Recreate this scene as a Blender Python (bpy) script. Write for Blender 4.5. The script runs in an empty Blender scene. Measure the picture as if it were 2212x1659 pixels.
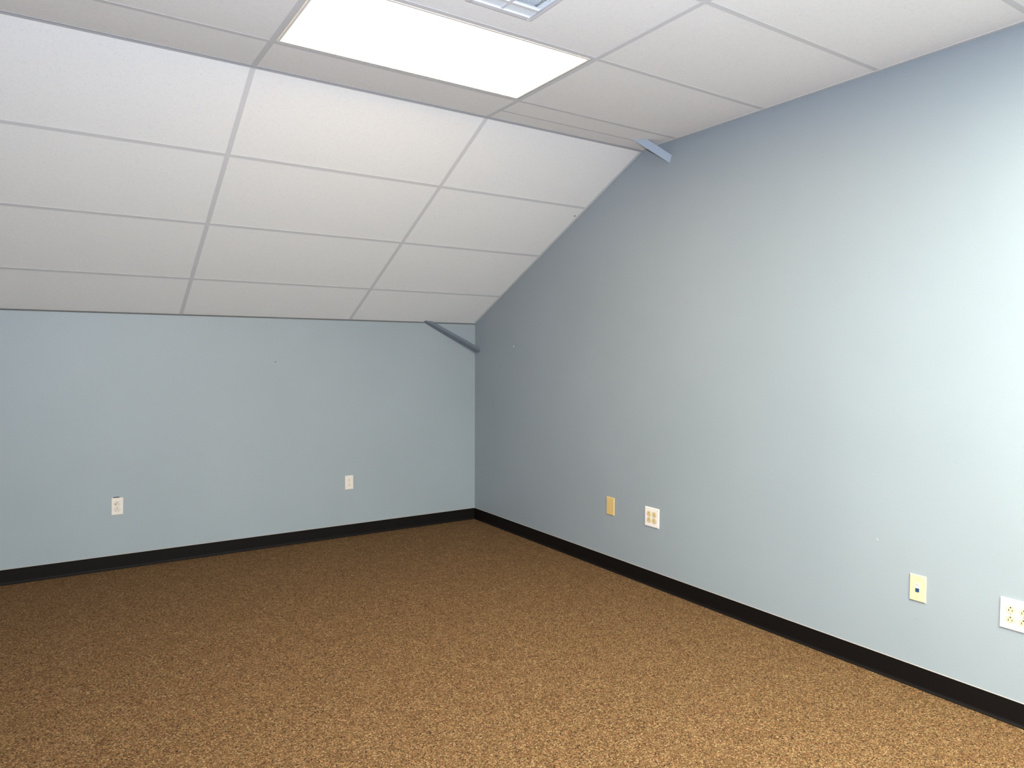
import bpy, bmesh, math, random
from mathutils import Vector, Matrix
random.seed(7)
S = bpy.context.scene
COL = S.collection

# ------------------------------------------------------------ camera
cam_d = bpy.data.cameras.new('camera'); cam = bpy.data.objects.new('camera', cam_d); COL.objects.link(cam)
cam_d.sensor_width = 36.0; cam_d.lens = 25.14; cam_d.clip_start = 0.02
CR = Vector((0.83541, -0.54960, 0.00424)); CU = Vector((0.01901, 0.03661, 0.99915)); CF = Vector((0.54929, 0.83462, -0.04104))
CP = Vector((-3.1736, -5.4135, 1.4493))
M = Matrix((CR, CU, -CF)).transposed().to_4x4(); M.translation = CP
cam.matrix_world = M
S.camera = cam
S.view_settings.view_transform = 'Standard'; S.view_settings.look = 'None'
S.view_settings.gamma = 1.0; S.view_settings.use_curve_mapping = False
S.view_settings.exposure = 0.12

# ------------------------------------------------------------ light levels
LENS_E = 12.0           # troffer over the room, warm fluorescent
FILL_B = 124.0          # unseen fill lights added behind the camera to brighten the room
SKY_E = 2.0             # daylight through the window behind
FLASH = 124.0            # the camera's own flash, above the lens
w = bpy.data.worlds.new('world'); S.world = w; w.use_nodes = True
bg = w.node_tree.nodes['Background']; bg.inputs[0].default_value = (0.62, 0.78, 1.0, 1); bg.inputs[1].default_value = SKY_E

fl = bpy.data.lights.new('camera_flash', 'AREA'); fl.shape = 'RECTANGLE'; fl.size = 0.10; fl.size_y = 0.08
fl.energy = FLASH; fl.color = (0.70, 0.79, 0.93)
flo = bpy.data.objects.new('camera_flash', fl); COL.objects.link(flo)
FM = M.copy(); FM.translation = CP + CU*0.28; flo.matrix_world = FM

# ------------------------------------------------------------ helpers
def mat(name, col, rough=0.6, **k):
    m = bpy.data.materials.new(name); m.use_nodes = True
    b = m.node_tree.nodes['Principled BSDF']
    b.inputs['Base Color'].default_value = (*col, 1); b.inputs['Roughness'].default_value = rough
    b.inputs['Specular IOR Level'].default_value = k.get('spec', 0.5)
    b.inputs['Metallic'].default_value = k.get('metal', 0)
    if 'emit' in k:
        b.inputs['Emission Color'].default_value = (*k['emit'], 1); b.inputs['Emission Strength'].default_value = k['es']
    return m
def N(m, t): return m.node_tree.nodes.new(t)
def L(m, a, b): m.node_tree.links.new(a, b)
def BS(m): return m.node_tree.nodes['Principled BSDF']
def objc(m):
    t = N(m, 'ShaderNodeTexCoord'); return t.outputs['Object']
def geo(m):
    t = N(m, 'ShaderNodeNewGeometry'); return t.outputs['Position']
def noise(m, vec, scale, detail=2, rough=0.5):
    n = N(m, 'ShaderNodeTexNoise'); n.inputs['Scale'].default_value = scale; n.inputs['Detail'].default_value = detail
    n.inputs['Roughness'].default_value = rough; L(m, vec, n.inputs['Vector']); return n
def ramp(m, fac, stops, interp='LINEAR'):
    r = N(m, 'ShaderNodeValToRGB'); r.color_ramp.interpolation = interp; e = r.color_ramp.elements
    e[0].position, e[0].color = stops[0][0], (*stops[0][1], 1); e[1].position, e[1].color = stops[-1][0], (*stops[-1][1], 1)
    for p, c in stops[1:-1]:
        x = e.new(p); x.color = (*c, 1)
    L(m, fac, r.inputs['Fac']); return r
def mix(m, a, b, fac, mode='MIX'):
    n = N(m, 'ShaderNodeMix'); n.data_type = 'RGBA'; n.blend_type = mode
    for s, v in ((n.inputs[6], a), (n.inputs[7], b)):
        if isinstance(v, tuple): s.default_value = (*v, 1)
        else: L(m, v, s)
    if isinstance(fac, (int, float)): n.inputs[0].default_value = fac
    else: L(m, fac, n.inputs[0])
    return n.outputs[2]
def bump(m, h, strength, dist):
    b = N(m, 'ShaderNodeBump'); b.inputs['Strength'].default_value = strength; b.inputs['Distance'].default_value = dist
    L(m, h, b.inputs['Height']); L(m, b.outputs[0], BS(m).inputs['Normal']); return b

def box(bm, x0, x1, y0, y1, z0, z1, mtx=None):
    r = bmesh.ops.create_cube(bm, size=1.0)
    v = r['verts']
    T = Matrix.Translation(((x0+x1)/2, (y0+y1)/2, (z0+z1)/2)) @ Matrix.Diagonal((x1-x0, y1-y0, z1-z0, 1))
    if mtx: T = mtx @ T
    bmesh.ops.transform(bm, matrix=T, verts=v); return v
def prism(bm, prof, length, mtx=None):
    """profile of (u,v) points in the YZ plane swept along +X by length"""
    a = [bm.verts.new((0, p[0], p[1])) for p in prof]; b = [bm.verts.new((length, p[0], p[1])) for p in prof]
    n = len(prof)
    bm.faces.new(a); bm.faces.new(b[::-1])
    for i in range(n): bm.faces.new((a[i], b[i], b[(i+1) % n], a[(i+1) % n]))
    if mtx: bmesh.ops.transform(bm, matrix=mtx, verts=a+b)
def disc(bm, r, y0, y1, cx=0, cz=0, n=20, flat=None, cone=1.0):
    """short cylinder along Y; flat clips top and bottom at +-flat"""
    def ring(rr, y):
        out = []
        for i in range(n):
            a = 2*math.pi*(i+0.5)/n; X = rr*math.cos(a); Z = rr*math.sin(a)
            if flat: Z = max(-flat*rr/r, min(flat*rr/r, Z))
            out.append(bm.verts.new((cx+X, y, cz+Z)))
        return out
    a = ring(r, y0); b = ring(r*cone, y1)
    bm.faces.new(a); bm.faces.new(b[::-1])
    for i in range(n): bm.faces.new((a[i], b[i], b[(i+1) % n], a[(i+1) % n]))
def mesh_of(name, bm, m, bevel=0, seg=2):
    if bevel:
        bmesh.ops.remove_doubles(bm, verts=bm.verts, dist=1e-6)
        bmesh.ops.bevel(bm, geom=list(bm.edges), offset=bevel, segments=seg, affect='EDGES', profile=0.5, clamp_overlap=True)
    bmesh.ops.recalc_face_normals(bm, faces=bm.faces)
    me = bpy.data.meshes.new(name); bm.to_mesh(me); bm.free(); me.materials.append(m); return me
def link(name, me, parent=None, mtx=None, **props):
    o = bpy.data.objects.new(name, me); COL.objects.link(o)
    if parent: o.parent = parent
    if mtx: o.matrix_local = mtx
    for k, v in props.items(): o[k] = v
    return o
def obj(name, bm, m, parent=None, mtx=None, bevel=0, seg=2, **props):
    return link(name, mesh_of(name, bm, m, bevel, seg), parent, mtx, **props)
def T(x, y, z): return Matrix.Translation((x, y, z))

# ------------------------------------------------------------ dimensions
FT = 0.6096
H1 = 1.7177                       # knee wall height
A = 0.4543                        # slope angle
SL = 2.3046                       # slope length
YC, ZC = -2.0708, 2.7290          # crease between slope and flat ceiling
X2 = -1.1392                      # main tee
XL, YB = -6.02, -7.86             # far left wall, wall behind the camera
ROWS_S = [SL, 1.69497, 1.08537, 0.47577, 0.0]
YA = YC - 0.2967                  # first cross tee on the flat ceiling

# ------------------------------------------------------------ materials
def wall_mat():
    m = mat('blue_grey_paint', (0.315, 0.37, 0.415), 0.45, spec=0.4); g = geo(m)
    n1 = noise(m, g, 1.3, 3); c = ramp(m, n1.outputs['Fac'], [(0.3, (0.287, 0.328, 0.365)), (0.7, (0.304, 0.346, 0.385))])
    n3 = noise(m, g, 260, 2)
    c2 = mix(m, c.outputs[0], ramp(m, n3.outputs['Fac'], [(0.3, (0.92, 0.92, 0.92)), (0.7, (1, 1, 1))]).outputs[0], 0.5, 'MULTIPLY')
    L(m, c2, BS(m).inputs['Base Color'])
    n2 = noise(m, g, 190, 3, 0.6); bump(m, n2.outputs['Fac'], 0.25, 0.0012)
    return m
def carpet_mat():
    m = mat('brown_loop_carpet', (0.2, 0.13, 0.07), 0.95, spec=0.1); g = geo(m)
    v = N(m, 'ShaderNodeTexVoronoi'); v.inputs['Scale'].default_value = 235; L(m, g, v.inputs['Vector'])
    sep = N(m, 'ShaderNodeSeparateColor'); L(m, v.outputs['Color'], sep.inputs[0])
    c = ramp(m, sep.outputs[0], [(0.0, (0.013, 0.009, 0.007)), (0.13, (0.066, 0.034, 0.015)), (0.32, (0.106, 0.057, 0.024)),
                                 (0.58, (0.135, 0.074, 0.032)), (0.82, (0.175, 0.102, 0.048)), (0.96, (0.29, 0.190, 0.100))])
    tint = ramp(m, sep.outputs[1], [(0.0, (1.16, 0.88, 0.86)), (0.5, (1, 1, 1)), (1.0, (0.88, 1.03, 0.96))])
    c1 = mix(m, c.outputs[0], tint.outputs[0], 0.8, 'MULTIPLY')
    nb = noise(m, g, 14, 3); c2 = mix(m, c1, ramp(m, nb.outputs['Fac'], [(0.3, (0.90, 0.86, 0.84)), (0.7, (1.06, 1.08, 1.06))]).outputs[0], 0.8, 'MULTIPLY')
    L(m, c2, BS(m).inputs['Base Color'])
    inv = N(m, 'ShaderNodeMath'); inv.operation = 'SUBTRACT'; inv.inputs[0].default_value = 1.0; L(m, v.outputs['Distance'], inv.inputs[1])
    bump(m, inv.outputs[0], 0.7, 0.004)
    return m
def tile_mat():
    m = mat('acoustic_tile', (0.80, 0.79, 0.775), 0.95, spec=0.15); g = geo(m)
    n = noise(m, g, 95, 4, 0.75)
    c = ramp(m, n.outputs['Fac'], [(0.28, (0.74, 0.74, 0.74)), (0.37, (0.865, 0.865, 0.87)), (0.6, (0.90, 0.90, 0.905))])
    v = N(m, 'ShaderNodeTexVoronoi'); v.inputs['Scale'].default_value = 62; L(m, g, v.inputs['Vector'])
    r = ramp(m, v.outputs['Distance'], [(0.07, (0.80, 0.80, 0.80)), (0.13, (1, 1, 1))])
    L(m, mix(m, c.outputs[0], r.outputs[0], 1.0, 'MULTIPLY'), BS(m).inputs['Base Color'])
    bump(m, n.outputs['Fac'], 0.25, 0.0015)
    return m
M_WALL = wall_mat(); M_CARPET = carpet_mat(); M_TILE = tile_mat()
M_GRID = mat('grid_paint', (0.68, 0.68, 0.70), 0.6, spec=0.2)
M_SEAM = mat('seam_grey', (0.42, 0.42, 0.44), 0.8, spec=0.1)
M_DARK = mat('plenum_dark', (0.03, 0.03, 0.03), 0.9)
M_BASE = mat('black_rubber', (0.0036, 0.0024, 0.0022), 0.62, spec=0.16)
M_EDGE = mat('pale_edge', (0.40, 0.34, 0.31), 0.8)  # added pale line: mostly a sharpening halo, partly an unpainted strip
M_WHITE = mat('white_plastic', (0.68, 0.62, 0.58), 0.4)
M_WHITE2 = mat('bright_white_plastic', (0.86, 0.80, 0.75), 0.35)
M_IVORY = mat('ivory_plastic', (0.66, 0.47, 0.19), 0.4)
M_IVORY2 = mat('pale_ivory_plastic', (0.66, 0.54, 0.35), 0.4)
M_RECI = mat('ivory_receptacle', (0.76, 0.60, 0.32), 0.35)
M_SLOT = mat('slot_dark', (0.05, 0.03, 0.02), 0.7)
M_SCORCH = mat('brown_stain', (0.50, 0.33, 0.22), 0.5)
M_RIM = mat('recess_brown', (0.30, 0.20, 0.10), 0.7)
M_SOCK = mat('cream_receptacle', (0.66, 0.56, 0.36), 0.35)
M_SCREW = mat('screw_metal', (0.55, 0.48, 0.36), 0.35, metal=0.6)
M_BLUE = mat('blue_jack', (0.012, 0.05, 0.12), 0.5)
M_HOUS = mat('troffer_steel', (0.85, 0.83, 0.80), 0.4)
M_LENS = mat('troffer_lens', (0.9, 0.88, 0.84), 0.5, emit=(1.25, 0.92, 0.48), es=LENS_E)
M_FILLB = mat('fill_lens_back', (0.9, 0.88, 0.84), 0.5, emit=(0.98, 1.0, 0.80), es=FILL_B)  # glow of the added fill lights, out of view
M_REG = mat('register_enamel', (0.70, 0.71, 0.76), 0.5)
M_REGW = mat('register_blade_enamel', (0.86, 0.93, 1.0), 0.25)
M_BAR = mat('painted_steel', (0.30, 0.36, 0.45), 0.5)
M_BAR_SHADE = mat('shade_toned_steel', (0.15, 0.175, 0.215), 0.5)  # shade of the low corner put into the brace colour
M_FRAME = mat('window_frame_white', (0.8, 0.8, 0.78), 0.4)
M_GLASS = mat('window_glass', (1, 1, 1), 0.0); BS(M_GLASS).inputs['Transmission Weight'].default_value = 1.0; BS(M_GLASS).inputs['IOR'].default_value = 1.01
M_DOOR = mat('door_wood', (0.30, 0.16, 0.08), 0.45)

# ------------------------------------------------------------ setting: floor, walls
bm = bmesh.new(); box(bm, XL-0.1, 0.1, YB-0.1, 0.1, -0.12, 0.0)
obj('floor', bm, M_CARPET, kind='structure')

bm = bmesh.new(); box(bm, XL-0.1, 0.1, 0.0, 0.1, 0.0, H1+0.03)
wall_left = obj('wall_left', bm, M_WALL, kind='structure')

SY = math.sin(A); CY = math.cos(A)
bm = bmesh.new()            # gable wall follows the ceiling profile
prism(bm, [(0.0, 0.0), (0.0, H1+0.03), (YC, ZC+0.03), (YB, ZC+0.03), (YB, 0.0)], 0.1)
wall_right = obj('wall_right', bm, M_WALL, kind='structure')

bm = bmesh.new()
prism(bm, [(0.0, 0.0), (0.0, H1+0.03), (YC, ZC+0.03), (YB, ZC+0.03), (YB, 0.0)], 0.1, T(XL-0.1, 0, 0))
obj('wall_far_side', bm, M_WALL, kind='structure')

# wall behind the camera with one wide window
WX0, WX1, WZ0, WZ1 = -2.9, -0.7, 0.85, 2.25
bm = bmesh.new()
box(bm, XL, WX0, YB-0.12, YB, 0, ZC+0.03); box(bm, WX1, 0, YB-0.12, YB, 0, ZC+0.03)
box(bm, WX0, WX1, YB-0.12, YB, 0, WZ0); box(bm, WX0, WX1, YB-0.12, YB, WZ1, ZC+0.03)
obj('wall_behind', bm, M_WALL, kind='structure')
bm = bmesh.new()
for a, b in ((WX0, WX0+0.05), (WX1-0.05, WX1), ((WX0+WX1)/2-0.025, (WX0+WX1)/2+0.025)): box(bm, a, b, YB-0.09, YB-0.03, WZ0, WZ1)
for a, b in ((WZ0, WZ0+0.05), (WZ1-0.05, WZ1)): box(bm, WX0+0.05, WX1-0.05, YB-0.088, YB-0.032, a, b)
win = obj('window_1', bm, M_FRAME, kind='structure')
bm = bmesh.new(); box(bm, WX0+0.04, WX1-0.04, YB-0.062, YB-0.058, WZ0+0.04, WZ1-0.04); obj('pane', bm, M_GLASS, win)

# ------------------------------------------------------------ suspended ceiling
ceil = bpy.data.objects.new('ceiling', None); COL.objects.link(ceil); ceil['kind'] = 'structure'
SLOPE = Matrix.Translation((0, 0, H1)) @ Matrix.Rotation(-A, 4, 'X')     # local x along wall, -y up the slope
bmk = bmesh.new()                                                      # dark backing slab above everything
box(bmk, XL-0.1, 0.0, -SL, 0.05, 0.045, 0.075, SLOPE)
box(bmk, XL-0.1, 0.0, YB-0.1, YC+0.02, ZC+0.045, ZC+0.075)
obj('deck_above', bmk, M_DARK, ceil)

COLX = [0.0, X2]
while COLX[-1] > XL: COLX.append(max(COLX[-1]-2*FT, XL))
ROWF = [YC, YA]
while ROWF[-1] > YB: ROWF.append(max(ROWF[-1]-FT, YB))
FL = T(0, 0, ZC)
cache = {}
def tile(frame, x0, x1, y0, y1):
    """lay-in tile: sits 2 mm above the tee flange; reveal of 1 mm"""
    g = 0.0015
    key = (round(x1-x0, 3), round(y1-y0, 3))
    if key not in cache:
        b = bmesh.new(); box(b, g, x1-x0-g, g, y1-y0-g, 0.0012, 0.0172); cache[key] = mesh_of('ceiling_tile', b, M_TILE, 0.0008, 1)
    link('ceiling_tile', cache[key], ceil, frame @ T(x0, y0, 0) @ Matrix.Rotation(random.uniform(-.0006, .0006), 4, 'X'))
TW = 0.0119
def tee(frame, x0, x1, y0, y1, along):
    b = bmesh.new(); dz = 0.0 if along == 'y' else 0.0003
    box(b, x0, x1, y0, y1, dz, 0.0011)
    if along == 'y': box(b, (x0+x1)/2-0.001, (x0+x1)/2+0.001, y0, y1, 0.0011, 0.03)
    else: box(b, x0, x1, (y0+y1)/2-0.001, (y0+y1)/2+0.001, 0.0011, 0.03)
    obj('main_tee' if along == 'y' else 'cross_tee', b, M_GRID, ceil, frame)

LX0, LX1 = X2-2*FT, X2                       # troffer column
REGC = (-1.727, -3.262); REGH = 0.146        # register centre and half size
for i in range(len(COLX)-1):
    x1, x0 = COLX[i], COLX[i+1]
    for j in range(len(ROWS_S)-1):
        tile(SLOPE, x0, x1, -ROWS_S[j], -ROWS_S[j+1])
    for j in range(len(ROWF)-1):
        y1, y0 = ROWF[j], ROWF[j+1]
        if i == 1 and j in (1, 6): continue              # troffer and added fill light sit here
        if i == 0 and j == 6: tile(FL, x0+FT, x1, y0, y1); continue
        if i == 0 and j == 0:                            # the cut row by the gable wall is in two strips
            tile(FL, x0, x1, -2.197, y1); tile(FL, x0, x1, y0, -2.197)
            b = bmesh.new(); box(b, x0+TW, x1-0.02, -2.1998, -2.1942, 0.0004, 0.0014); obj('seam_strip', b, M_SEAM, ceil, FL); continue
        if i == 1 and j == 2:                            # tile with a hole for the register
            b = bmesh.new(); cx, cy = REGC; h = REGH-0.02
            box(b, x0+.0015, x1-.0015, y0+.0015, cy-h, .0022, .0182); box(b, x0+.0015, x1-.0015, cy+h, y1-.0015, .0022, .0182)
            box(b, x0+.0015, cx-h, cy-h, cy+h, .0022, .0182); box(b, cx+h, x1-.0015, cy-h, cy+h, .0022, .0182)
            obj('ceiling_tile', b, M_TILE, ceil, FL); continue
        tile(FL, x0, x1, y0, y1)
for x in COLX[1:-1]:
    tee(SLOPE, x-TW, x+TW, -SL, -0.002, 'y'); tee(FL, x-TW, x+TW, YB, YC, 'y')
for i in range(len(COLX)-1):
    x1, x0 = COLX[i]-(TW if i else 0.019), COLX[i+1]+(TW if COLX[i+1] > XL else 0.019)
    for s in ROWS_S[1:-1]: tee(SLOPE, x0, x1, -s-TW, -s+TW, 'x')
    for y in ROWF[1:-1]: tee(FL, x0, x1, y-TW, y+TW, 'x')
# bent trim at the crease and wall angles
b = bmesh.new(); box(b, XL, 0, YC-0.006, YC+0.0, ZC-0.0012, ZC+0.0015); box(b, XL, 0, -SL-0.001, -SL+0.012, -0.0012, 0.0012, SLOPE)
obj('crease_trim', b, M_SEAM, ceil)
M_ANG = mat('wall_angle_paint', (0.66, 0.68, 0.69), 0.5)
for xa, xb in ((-0.02, 0.0), (XL, XL+0.02)):
    b = bmesh.new(); box(b, xa, xb, -SL, 0, -0.0006, 0.0018, SLOPE); box(b, xa, xb, YB, YC, ZC-0.0006, ZC+0.0018)
    obj('wall_angle', b, M_ANG, ceil)
b = bmesh.new(); box(b, XL, 0, -0.003, 0, -0.0075, 0.001, SLOPE); obj('wall_angle', b, mat('shadow_gap', (0.12, 0.12, 0.12), 0.8), ceil)  # dark strip coloured as the shade in the knee wall joint
b = bmesh.new(); box(b, XL, 0, YB, YB+0.02, ZC-0.0006, ZC+0.0018); obj('wall_angle', b, M_ANG, ceil)
# small drilled hole at the slope edge by the gable wall
b = bmesh.new(); disc(b, 0.006, -0.0004, 0.0004, n=10)
obj('drilled_hole', b, M_SLOT, ceil, SLOPE @ T(-0.038, -1.60, -0.0008) @ Matrix.Rotation(math.pi/2, 4, 'X'))

# ------------------------------------------------------------ baseboards (cove base)
BH = 0.0965
def cove(t=0.0032, toe=0.010):
    p = [(0, 0), (0, BH), (-t*0.6, BH), (-t, BH-0.002)]
    p += [(-t, 0.016), (-t-0.001, 0.011), (-t-0.003, 0.007), (-t-0.0065, 0.0035), (-toe, 0.0018), (-toe, 0.0)]
    return p
def edge_strip(): return [(0, BH), (0, BH+0.0020), (-0.0010, BH+0.0018), (-0.0022, BH)]
ROT = {'left': T(XL, 0, 0), 'right': Matrix.Rotation(-math.pi/2, 4, 'Z'), 'behind': T(0, YB, 0) @ Matrix.Rotation(math.pi, 4, 'Z'),
       'far_side': T(XL, YB, 0) @ Matrix.Rotation(math.pi/2, 4, 'Z')}
LEN = {'left': -XL, 'right': -YB, 'behind': -XL, 'far_side': -YB}
for side in ROT:
    b = bmesh.new(); prism(b, cove(), LEN[side]); o = obj('baseboard_'+side, b, M_BASE, None, ROT[side], kind='structure')
    b = bmesh.new(); prism(b, edge_strip(), LEN[side]); obj('edge_line', b, M_EDGE, o)
# door in the far side wall, never seen from the camera side
b = bmesh.new(); box(b, 0, 0.04, -0.45, 0.45, 0, 2.05); dr = obj('door_1', b, M_DOOR, None, T(XL, -6.2, 0), kind='structure')
b = bmesh.new(); box(b, 0.04, 0.06, 0.36, 0.40, 0.97, 1.01); box(b, 0.06, 0.075, 0.26, 0.40, 0.98, 1.0); obj('door_handle', b, M_SCREW, dr, bevel=0.003)

# ------------------------------------------------------------ troffer and added fill lights
def thing(name, label, cat, mtx, group=None):
    o = bpy.data.objects.new(name, None); COL.objects.link(o); o.matrix_world = mtx
    o['label'] = label; o['category'] = cat; o.empty_display_size = 0.1
    if group: o['group'] = group
    return o
def troffer(x0, y0, lens, label, X1=2*FT):
    Y1 = FT; t = thing('ceiling_light', label, 'light', T(x0, y0, ZC), 'recessed ceiling lights') 
    g = TW+0.0008
    b = bmesh.new()          # housing: open pan
    box(b, g, g+0.003, g, Y1-g, 0.0020, 0.042); box(b, X1-g-0.003, X1-g, g, Y1-g, 0.0020, 0.042)
    box(b, g, X1-g, g, g+0.003, 0.0020, 0.042); box(b, g, X1-g, Y1-g-0.003, Y1-g, 0.0020, 0.042); box(b, g, X1-g, g, Y1-g, 0.039, 0.042)
    obj('housing', b, M_HOUS, t)
    b = bmesh.new(); f = g+0.004; e = 0.011   # door frame
    box(b, f, f+e, f, Y1-f, 0.0, 0.006); box(b, X1-f-e, X1-f, f, Y1-f, 0.0, 0.006)
    box(b, f+e, X1-f-e, f, f+e, 0.0, 0.006); box(b, f+e, X1-f-e, Y1-f-e, Y1-f, 0.0, 0.006)
    obj('door_frame', b, M_HOUS, t)
    b = bmesh.new(); q = f+e-0.002; box(b, q, X1-q, q, Y1-q, 0.0035, 0.0055)
    obj('lens', b, lens, t, label='glowing white acrylic lens')
    return t
troffer(LX0, ROWF[2], M_LENS, 'glowing rectangular ceiling light set into the ceiling above the slope')
troffer(LX0, ROWF[7], M_FILLB, 'long fill light added behind the camera on the register side')  # unseen fill in troffer shape, as is the next one
troffer(X2, ROWF[7], M_FILLB, 'short square fill light added behind the camera, next to the gable wall', FT)

# ------------------------------------------------------------ air register
rg = thing('air_register', 'square bluish-white louvred air register in the ceiling tile beyond the light', 'vent', T(REGC[0], REGC[1], ZC))
b = bmesh.new(); h = REGH; e = 0.020
box(b, -h, -h+e, -h, h, -0.004, 0.002); box(b, h-e, h, -h, h, -0.004, 0.002)
box(b, -h+e, h-e, -h, -h+e, -0.004, 0.002); box(b, -h+e, h-e, h-e, h, -0.004, 0.002)
obj('frame', b, M_REG, rg, bevel=0.0012)
b = bmesh.new(); box(b, -h+e, h-e, -h+e, h-e, 0.03, 0.034); obj('damper', b, M_REG, rg)
b = bmesh.new(); box(b, -0.006, 0.006, -h+e, h-e, -0.002, 0.012); obj('mullion', b, M_REG, rg)
pw = h-e-0.006
for sy in (1, -1):
    b = bmesh.new(); yy = sy*(h-e-0.048-0.006); box(b, -h+e, h-e, yy-0.006, yy+0.006, -0.0018, 0.010); obj('crossbar', b, M_REG, rg)
    for sx in (1, -1):
        b = bmesh.new(); y1 = sy*(h-e); y0 = sy*(h-e-0.048)
        box(b, min(sx*0.0062, sx*(0.006+pw)), max(sx*0.0062, sx*(0.006+pw)), min(y0, y1), max(y0, y1), 0.001, 0.003)
        obj('deflector_panel', b, M_REGW, rg)
ya = h-e-0.048-0.012; nb = 17
for sx in (1, -1):
    for k in range(nb):
        y = -ya + (k+0.5)*2*ya/nb
        b = bmesh.new(); box(b, -pw/2+0.0005, pw/2-0.0005, -0.0048, 0.0048, -0.0005, 0.0005)
        obj('louvre_blade', b, M_REGW, rg, T(sx*(0.006+pw/2), y, 0.004) @ Matrix.Rotation(math.radians(28), 4, 'X'))

# ------------------------------------------------------------ wall plates. local frame: x across, z up, -y into the room
def onleft(x, z): return T(x, 0, z)
def onright(y, z): return T(0, y, z) @ Matrix.Rotation(-math.pi/2, 4, 'Z')
def plate(w_, h_, m, parent, mtx=None, t=0.0055):
    b = bmesh.new(); c = 0.0035
    def ring(x, z, y): return [b.verts.new((sx*x, y, sz*z)) for sx, sz in ((-1, -1), (1, -1), (1, 1), (-1, 1))]
    r = [ring(w_/2, h_/2, 0), ring(w_/2, h_/2, -t*0.45), ring(w_/2-c*0.4, h_/2-c*0.4, -t*0.85), ring(w_/2-c, h_/2-c, -t)]
    b.faces.new(r[0]); b.faces.new(r[-1])
    for k in range(3):
        for i in range(4): b.faces.new((r[k][i], r[k][(i+1) % 4], r[k+1][(i+1) % 4], r[k+1][i]))
    return obj('cover_plate', b, m, parent, mtx)
def screw(parent, x, z, y=-0.0055, m=None):
    b = bmesh.new(); disc(b, 0.0032, 0.0, -0.0011, n=12, cone=0.75); box(b, -0.0026, 0.0026, -0.0013, -0.0010, -0.0004, 0.0004)
    return obj('screw', b, m or M_SCREW, parent, T(x, y, z))
def receptacle(parent, x, z, m, slot=M_SLOT, y=-0.0053, tint=None, rim=None):
    b = bmesh.new(); disc(b, 0.0172, 0.0, -0.0022, n=28, flat=0.0143, cone=0.96)
    o = obj('receptacle', b, m, parent, T(x, y, z))
    if rim: b = bmesh.new(); disc(b, 0.0184, 0.0, -0.0008, n=28, flat=0.0155); obj('recess_rim', b, rim, o)
    b = bmesh.new()
    box(b, -0.0078, -0.0052, -0.0026, -0.0018, -0.0075, 0.0015); box(b, 0.0052, 0.0078, -0.0026, -0.0018, -0.0065, 0.0010)
    disc(b, 0.0030, -0.0018, -0.0026, 0, 0.0078, 12)
    obj('slots', b, slot, o)
    if tint:
        b = bmesh.new(); disc(b, 0.0065, -0.0019, -0.0024, -0.0092, -0.003, 14); obj('stain', b, tint, o, label='brown scorch stain')
    return o
M_TAN = mat('recess_tan', (0.42, 0.34, 0.26), 0.7)
M_SLOTB = mat('slot_brown', (0.22, 0.13, 0.06), 0.6)
# duplex outlet, left part of the knee wall
o1 = thing('wall_outlet', 'white duplex outlet with brown-stained upper socket, left part of knee wall', 'outlet',
           onleft(-2.768, 0.4245) @ Matrix.Rotation(math.radians(1.2), 4, 'Y'))
plate(0.070, 0.1145, M_WHITE, o1)
receptacle(o1, 0, 0.0195, M_WHITE, tint=M_SCORCH, rim=M_TAN); receptacle(o1, 0, -0.0195, M_WHITE, rim=M_TAN); screw(o1, 0, 0, m=M_WHITE)
b = bmesh.new(); box(b, -0.022, 0.012, -0.0012, -0.0004, 0.0560, 0.0635); obj('wall_cutout', b, M_SLOT, o1, label='dark gap above the plate')
# rectangular outlet nearer the corner
o2 = thing('wall_outlet', 'white outlet with rectangular insert, on knee wall nearer the room corner', 'outlet', onleft(-1.1535, 0.4315))
plate(0.068, 0.1105, M_WHITE, o2)
b = bmesh.new(); box(b, -0.0165, 0.0165, -0.0065, -0.004, -0.0335, 0.0335); ins = obj('receptacle', b, M_WHITE, o2, bevel=0.0006, seg=1)
for z in (0.0165, -0.0185):
    b = bmesh.new(); box(b, -0.0078, -0.0052, -0.0071, -0.006, z-0.0075, z+0.001); box(b, 0.0052, 0.0078, -0.0071, -0.006, z-0.0065, z+0.0005)
    disc(b, 0.0030, -0.006, -0.0071, 0, z+0.0085, 12); obj('slots', b, M_SLOTB, ins)
screw(o2, 0, 0.049, m=M_WHITE); screw(o2, 0, -0.049, m=M_WHITE)
# blank plate
o3 = thing('blank_wall_plate', 'blank yellow-ivory cover plate on the gable wall, left of the four-socket outlet', 'wall plate', onright(-1.8025, 0.4375))
plate(0.076, 0.1195, M_IVORY, o3); screw(o3, 0, 0.0415, m=M_IVORY); screw(o3, 0, -0.0415, m=M_IVORY)
# quad outlets
def quad(y, z, w_, label, pm, rm, sl, rim=None):
    o = thing('quad_outlet', label, 'outlet', onright(y, z), 'four-socket outlets on the gable wall')
    plate(w_, 0.1215, pm, o)
    for sx in (-1, 1):
        for sz in (-1, 1): receptacle(o, sx*0.0228, sz*0.0195, rm, sl, rim=rim)
        screw(o, sx*0.0228, 0, m=M_SCREW)
    return o
o4 = quad(-2.193, 0.4365, 0.123, 'white four-socket outlet with ivory sockets, right of the blank yellow plate', M_WHITE2, M_RECI, M_SLOT, M_RIM)
o5 = quad(-4.199, 0.4360, 0.123, 'white four-socket outlet with ivory sockets, cropped by the right picture edge', M_WHITE2, M_SOCK, M_SLOT)
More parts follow.
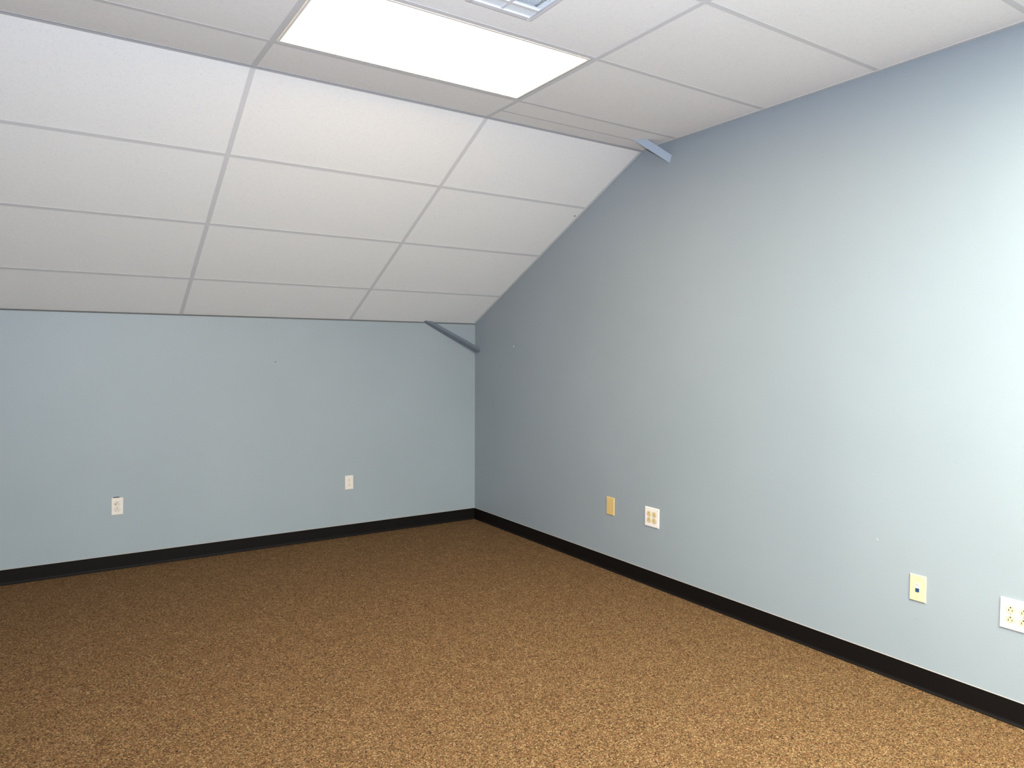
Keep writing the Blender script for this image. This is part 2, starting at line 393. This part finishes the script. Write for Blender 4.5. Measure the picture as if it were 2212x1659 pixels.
# data plate
o6 = thing('data_plate', 'pale ivory data plate with one blue and one white jack on gable wall', 'wall plate', onright(-3.8175, 0.4405))
plate(0.070, 0.1155, M_IVORY2, o6); screw(o6, 0, 0.0415, m=M_IVORY); screw(o6, 0, -0.0415, m=M_IVORY)
b = bmesh.new(); box(b, -0.0070, 0.0070, -0.0062, -0.0045, 0.002, 0.021); jk = obj('white_jack', b, M_WHITE2, o6, bevel=0.0005, seg=1, label='white jack')
b = bmesh.new(); box(b, -0.0052, 0.0008, -0.0067, -0.0060, 0.0125, 0.0155); box(b, 0.0008, 0.0052, -0.0067, -0.0060, 0.0095, 0.0120); obj('socket_opening', b, M_SLOTB, jk)
b = bmesh.new(); box(b, -0.0078, 0.0078, -0.0075, -0.0045, -0.0165, -0.0005); bj = obj('blue_jack', b, M_BLUE, o6, bevel=0.0005, seg=1, label='dark blue jack')

# ------------------------------------------------------------ steel angle braces, painted like the wall, the low one darkened for shade
def brace(P0, P1, up, wa, wb, label, t=0.005, m=None):
    P0, P1 = Vector(P0), Vector(P1); d = (P1-P0); ln = d.length; d.normalize()
    v = Vector(up); v = (v - d*v.dot(d)).normalized(); u = v.cross(d).normalized()
    Mx = Matrix((d, u, v)).transposed().to_4x4(); Mx.translation = P0
    b = bmesh.new(); prism(b, [(0, 0), (wa, 0), (wa, t), (t, t), (t, wb), (0, wb)], ln, None)
    o = obj('steel_brace', b, m or M_BAR, None, Mx, label=label, category='brace', group='steel braces across the corner'); return o
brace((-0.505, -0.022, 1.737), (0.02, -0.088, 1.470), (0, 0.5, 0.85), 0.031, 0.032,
      'shade-toned blue-grey steel angle brace crossing the low corner under the sloped ceiling', m=M_BAR_SHADE)
_d = Vector((0.17, -0.08, -0.104)).normalized(); _v = Vector((3.05, 3.15, 1.25)).cross(_d).normalized()
if _v.z < 0: _v = -_v
_c = Vector((-0.17, -2.23, 2.729))
brace(_c - _d*0.05 - _v*0.022, _c + _d*0.245 - _v*0.022, _v, 0.04, 0.044,
      'pale blue steel angle brace running from flat ceiling to gable wall, near the slope crease')

# ------------------------------------------------------------ marks on the walls
def mark(name, m, mtx, r, parent, d=0.0012):
    b = bmesh.new(); disc(b, r, 0.0, -d, n=10, cone=0.8); obj(name, b, m, parent, mtx)
mark('nail_head', M_WHITE2, onright(-0.616, 1.516), 0.0055, wall_right)
mark('nail_hole', M_SLOT, onleft(-1.719, 1.387), 0.004, wall_left, 0.0004)
def scuff(m, mtx, w_, h_, tilt):
    b = bmesh.new(); box(b, -w_/2, w_/2, -0.0004, 0.0, -h_/2, h_/2); obj('scuff', b, m, wall_right, mtx @ Matrix.Rotation(tilt, 4, 'Y'))
scuff(mat('pale_scuff', (0.55, 0.56, 0.56), 0.8), onright(-3.631, 0.614), 0.014, 0.0022, 0.8)
scuff(mat('grey_scuff', (0.22, 0.24, 0.26), 0.8), onright(-3.815, 0.303), 0.010, 0.0022, 0.7)
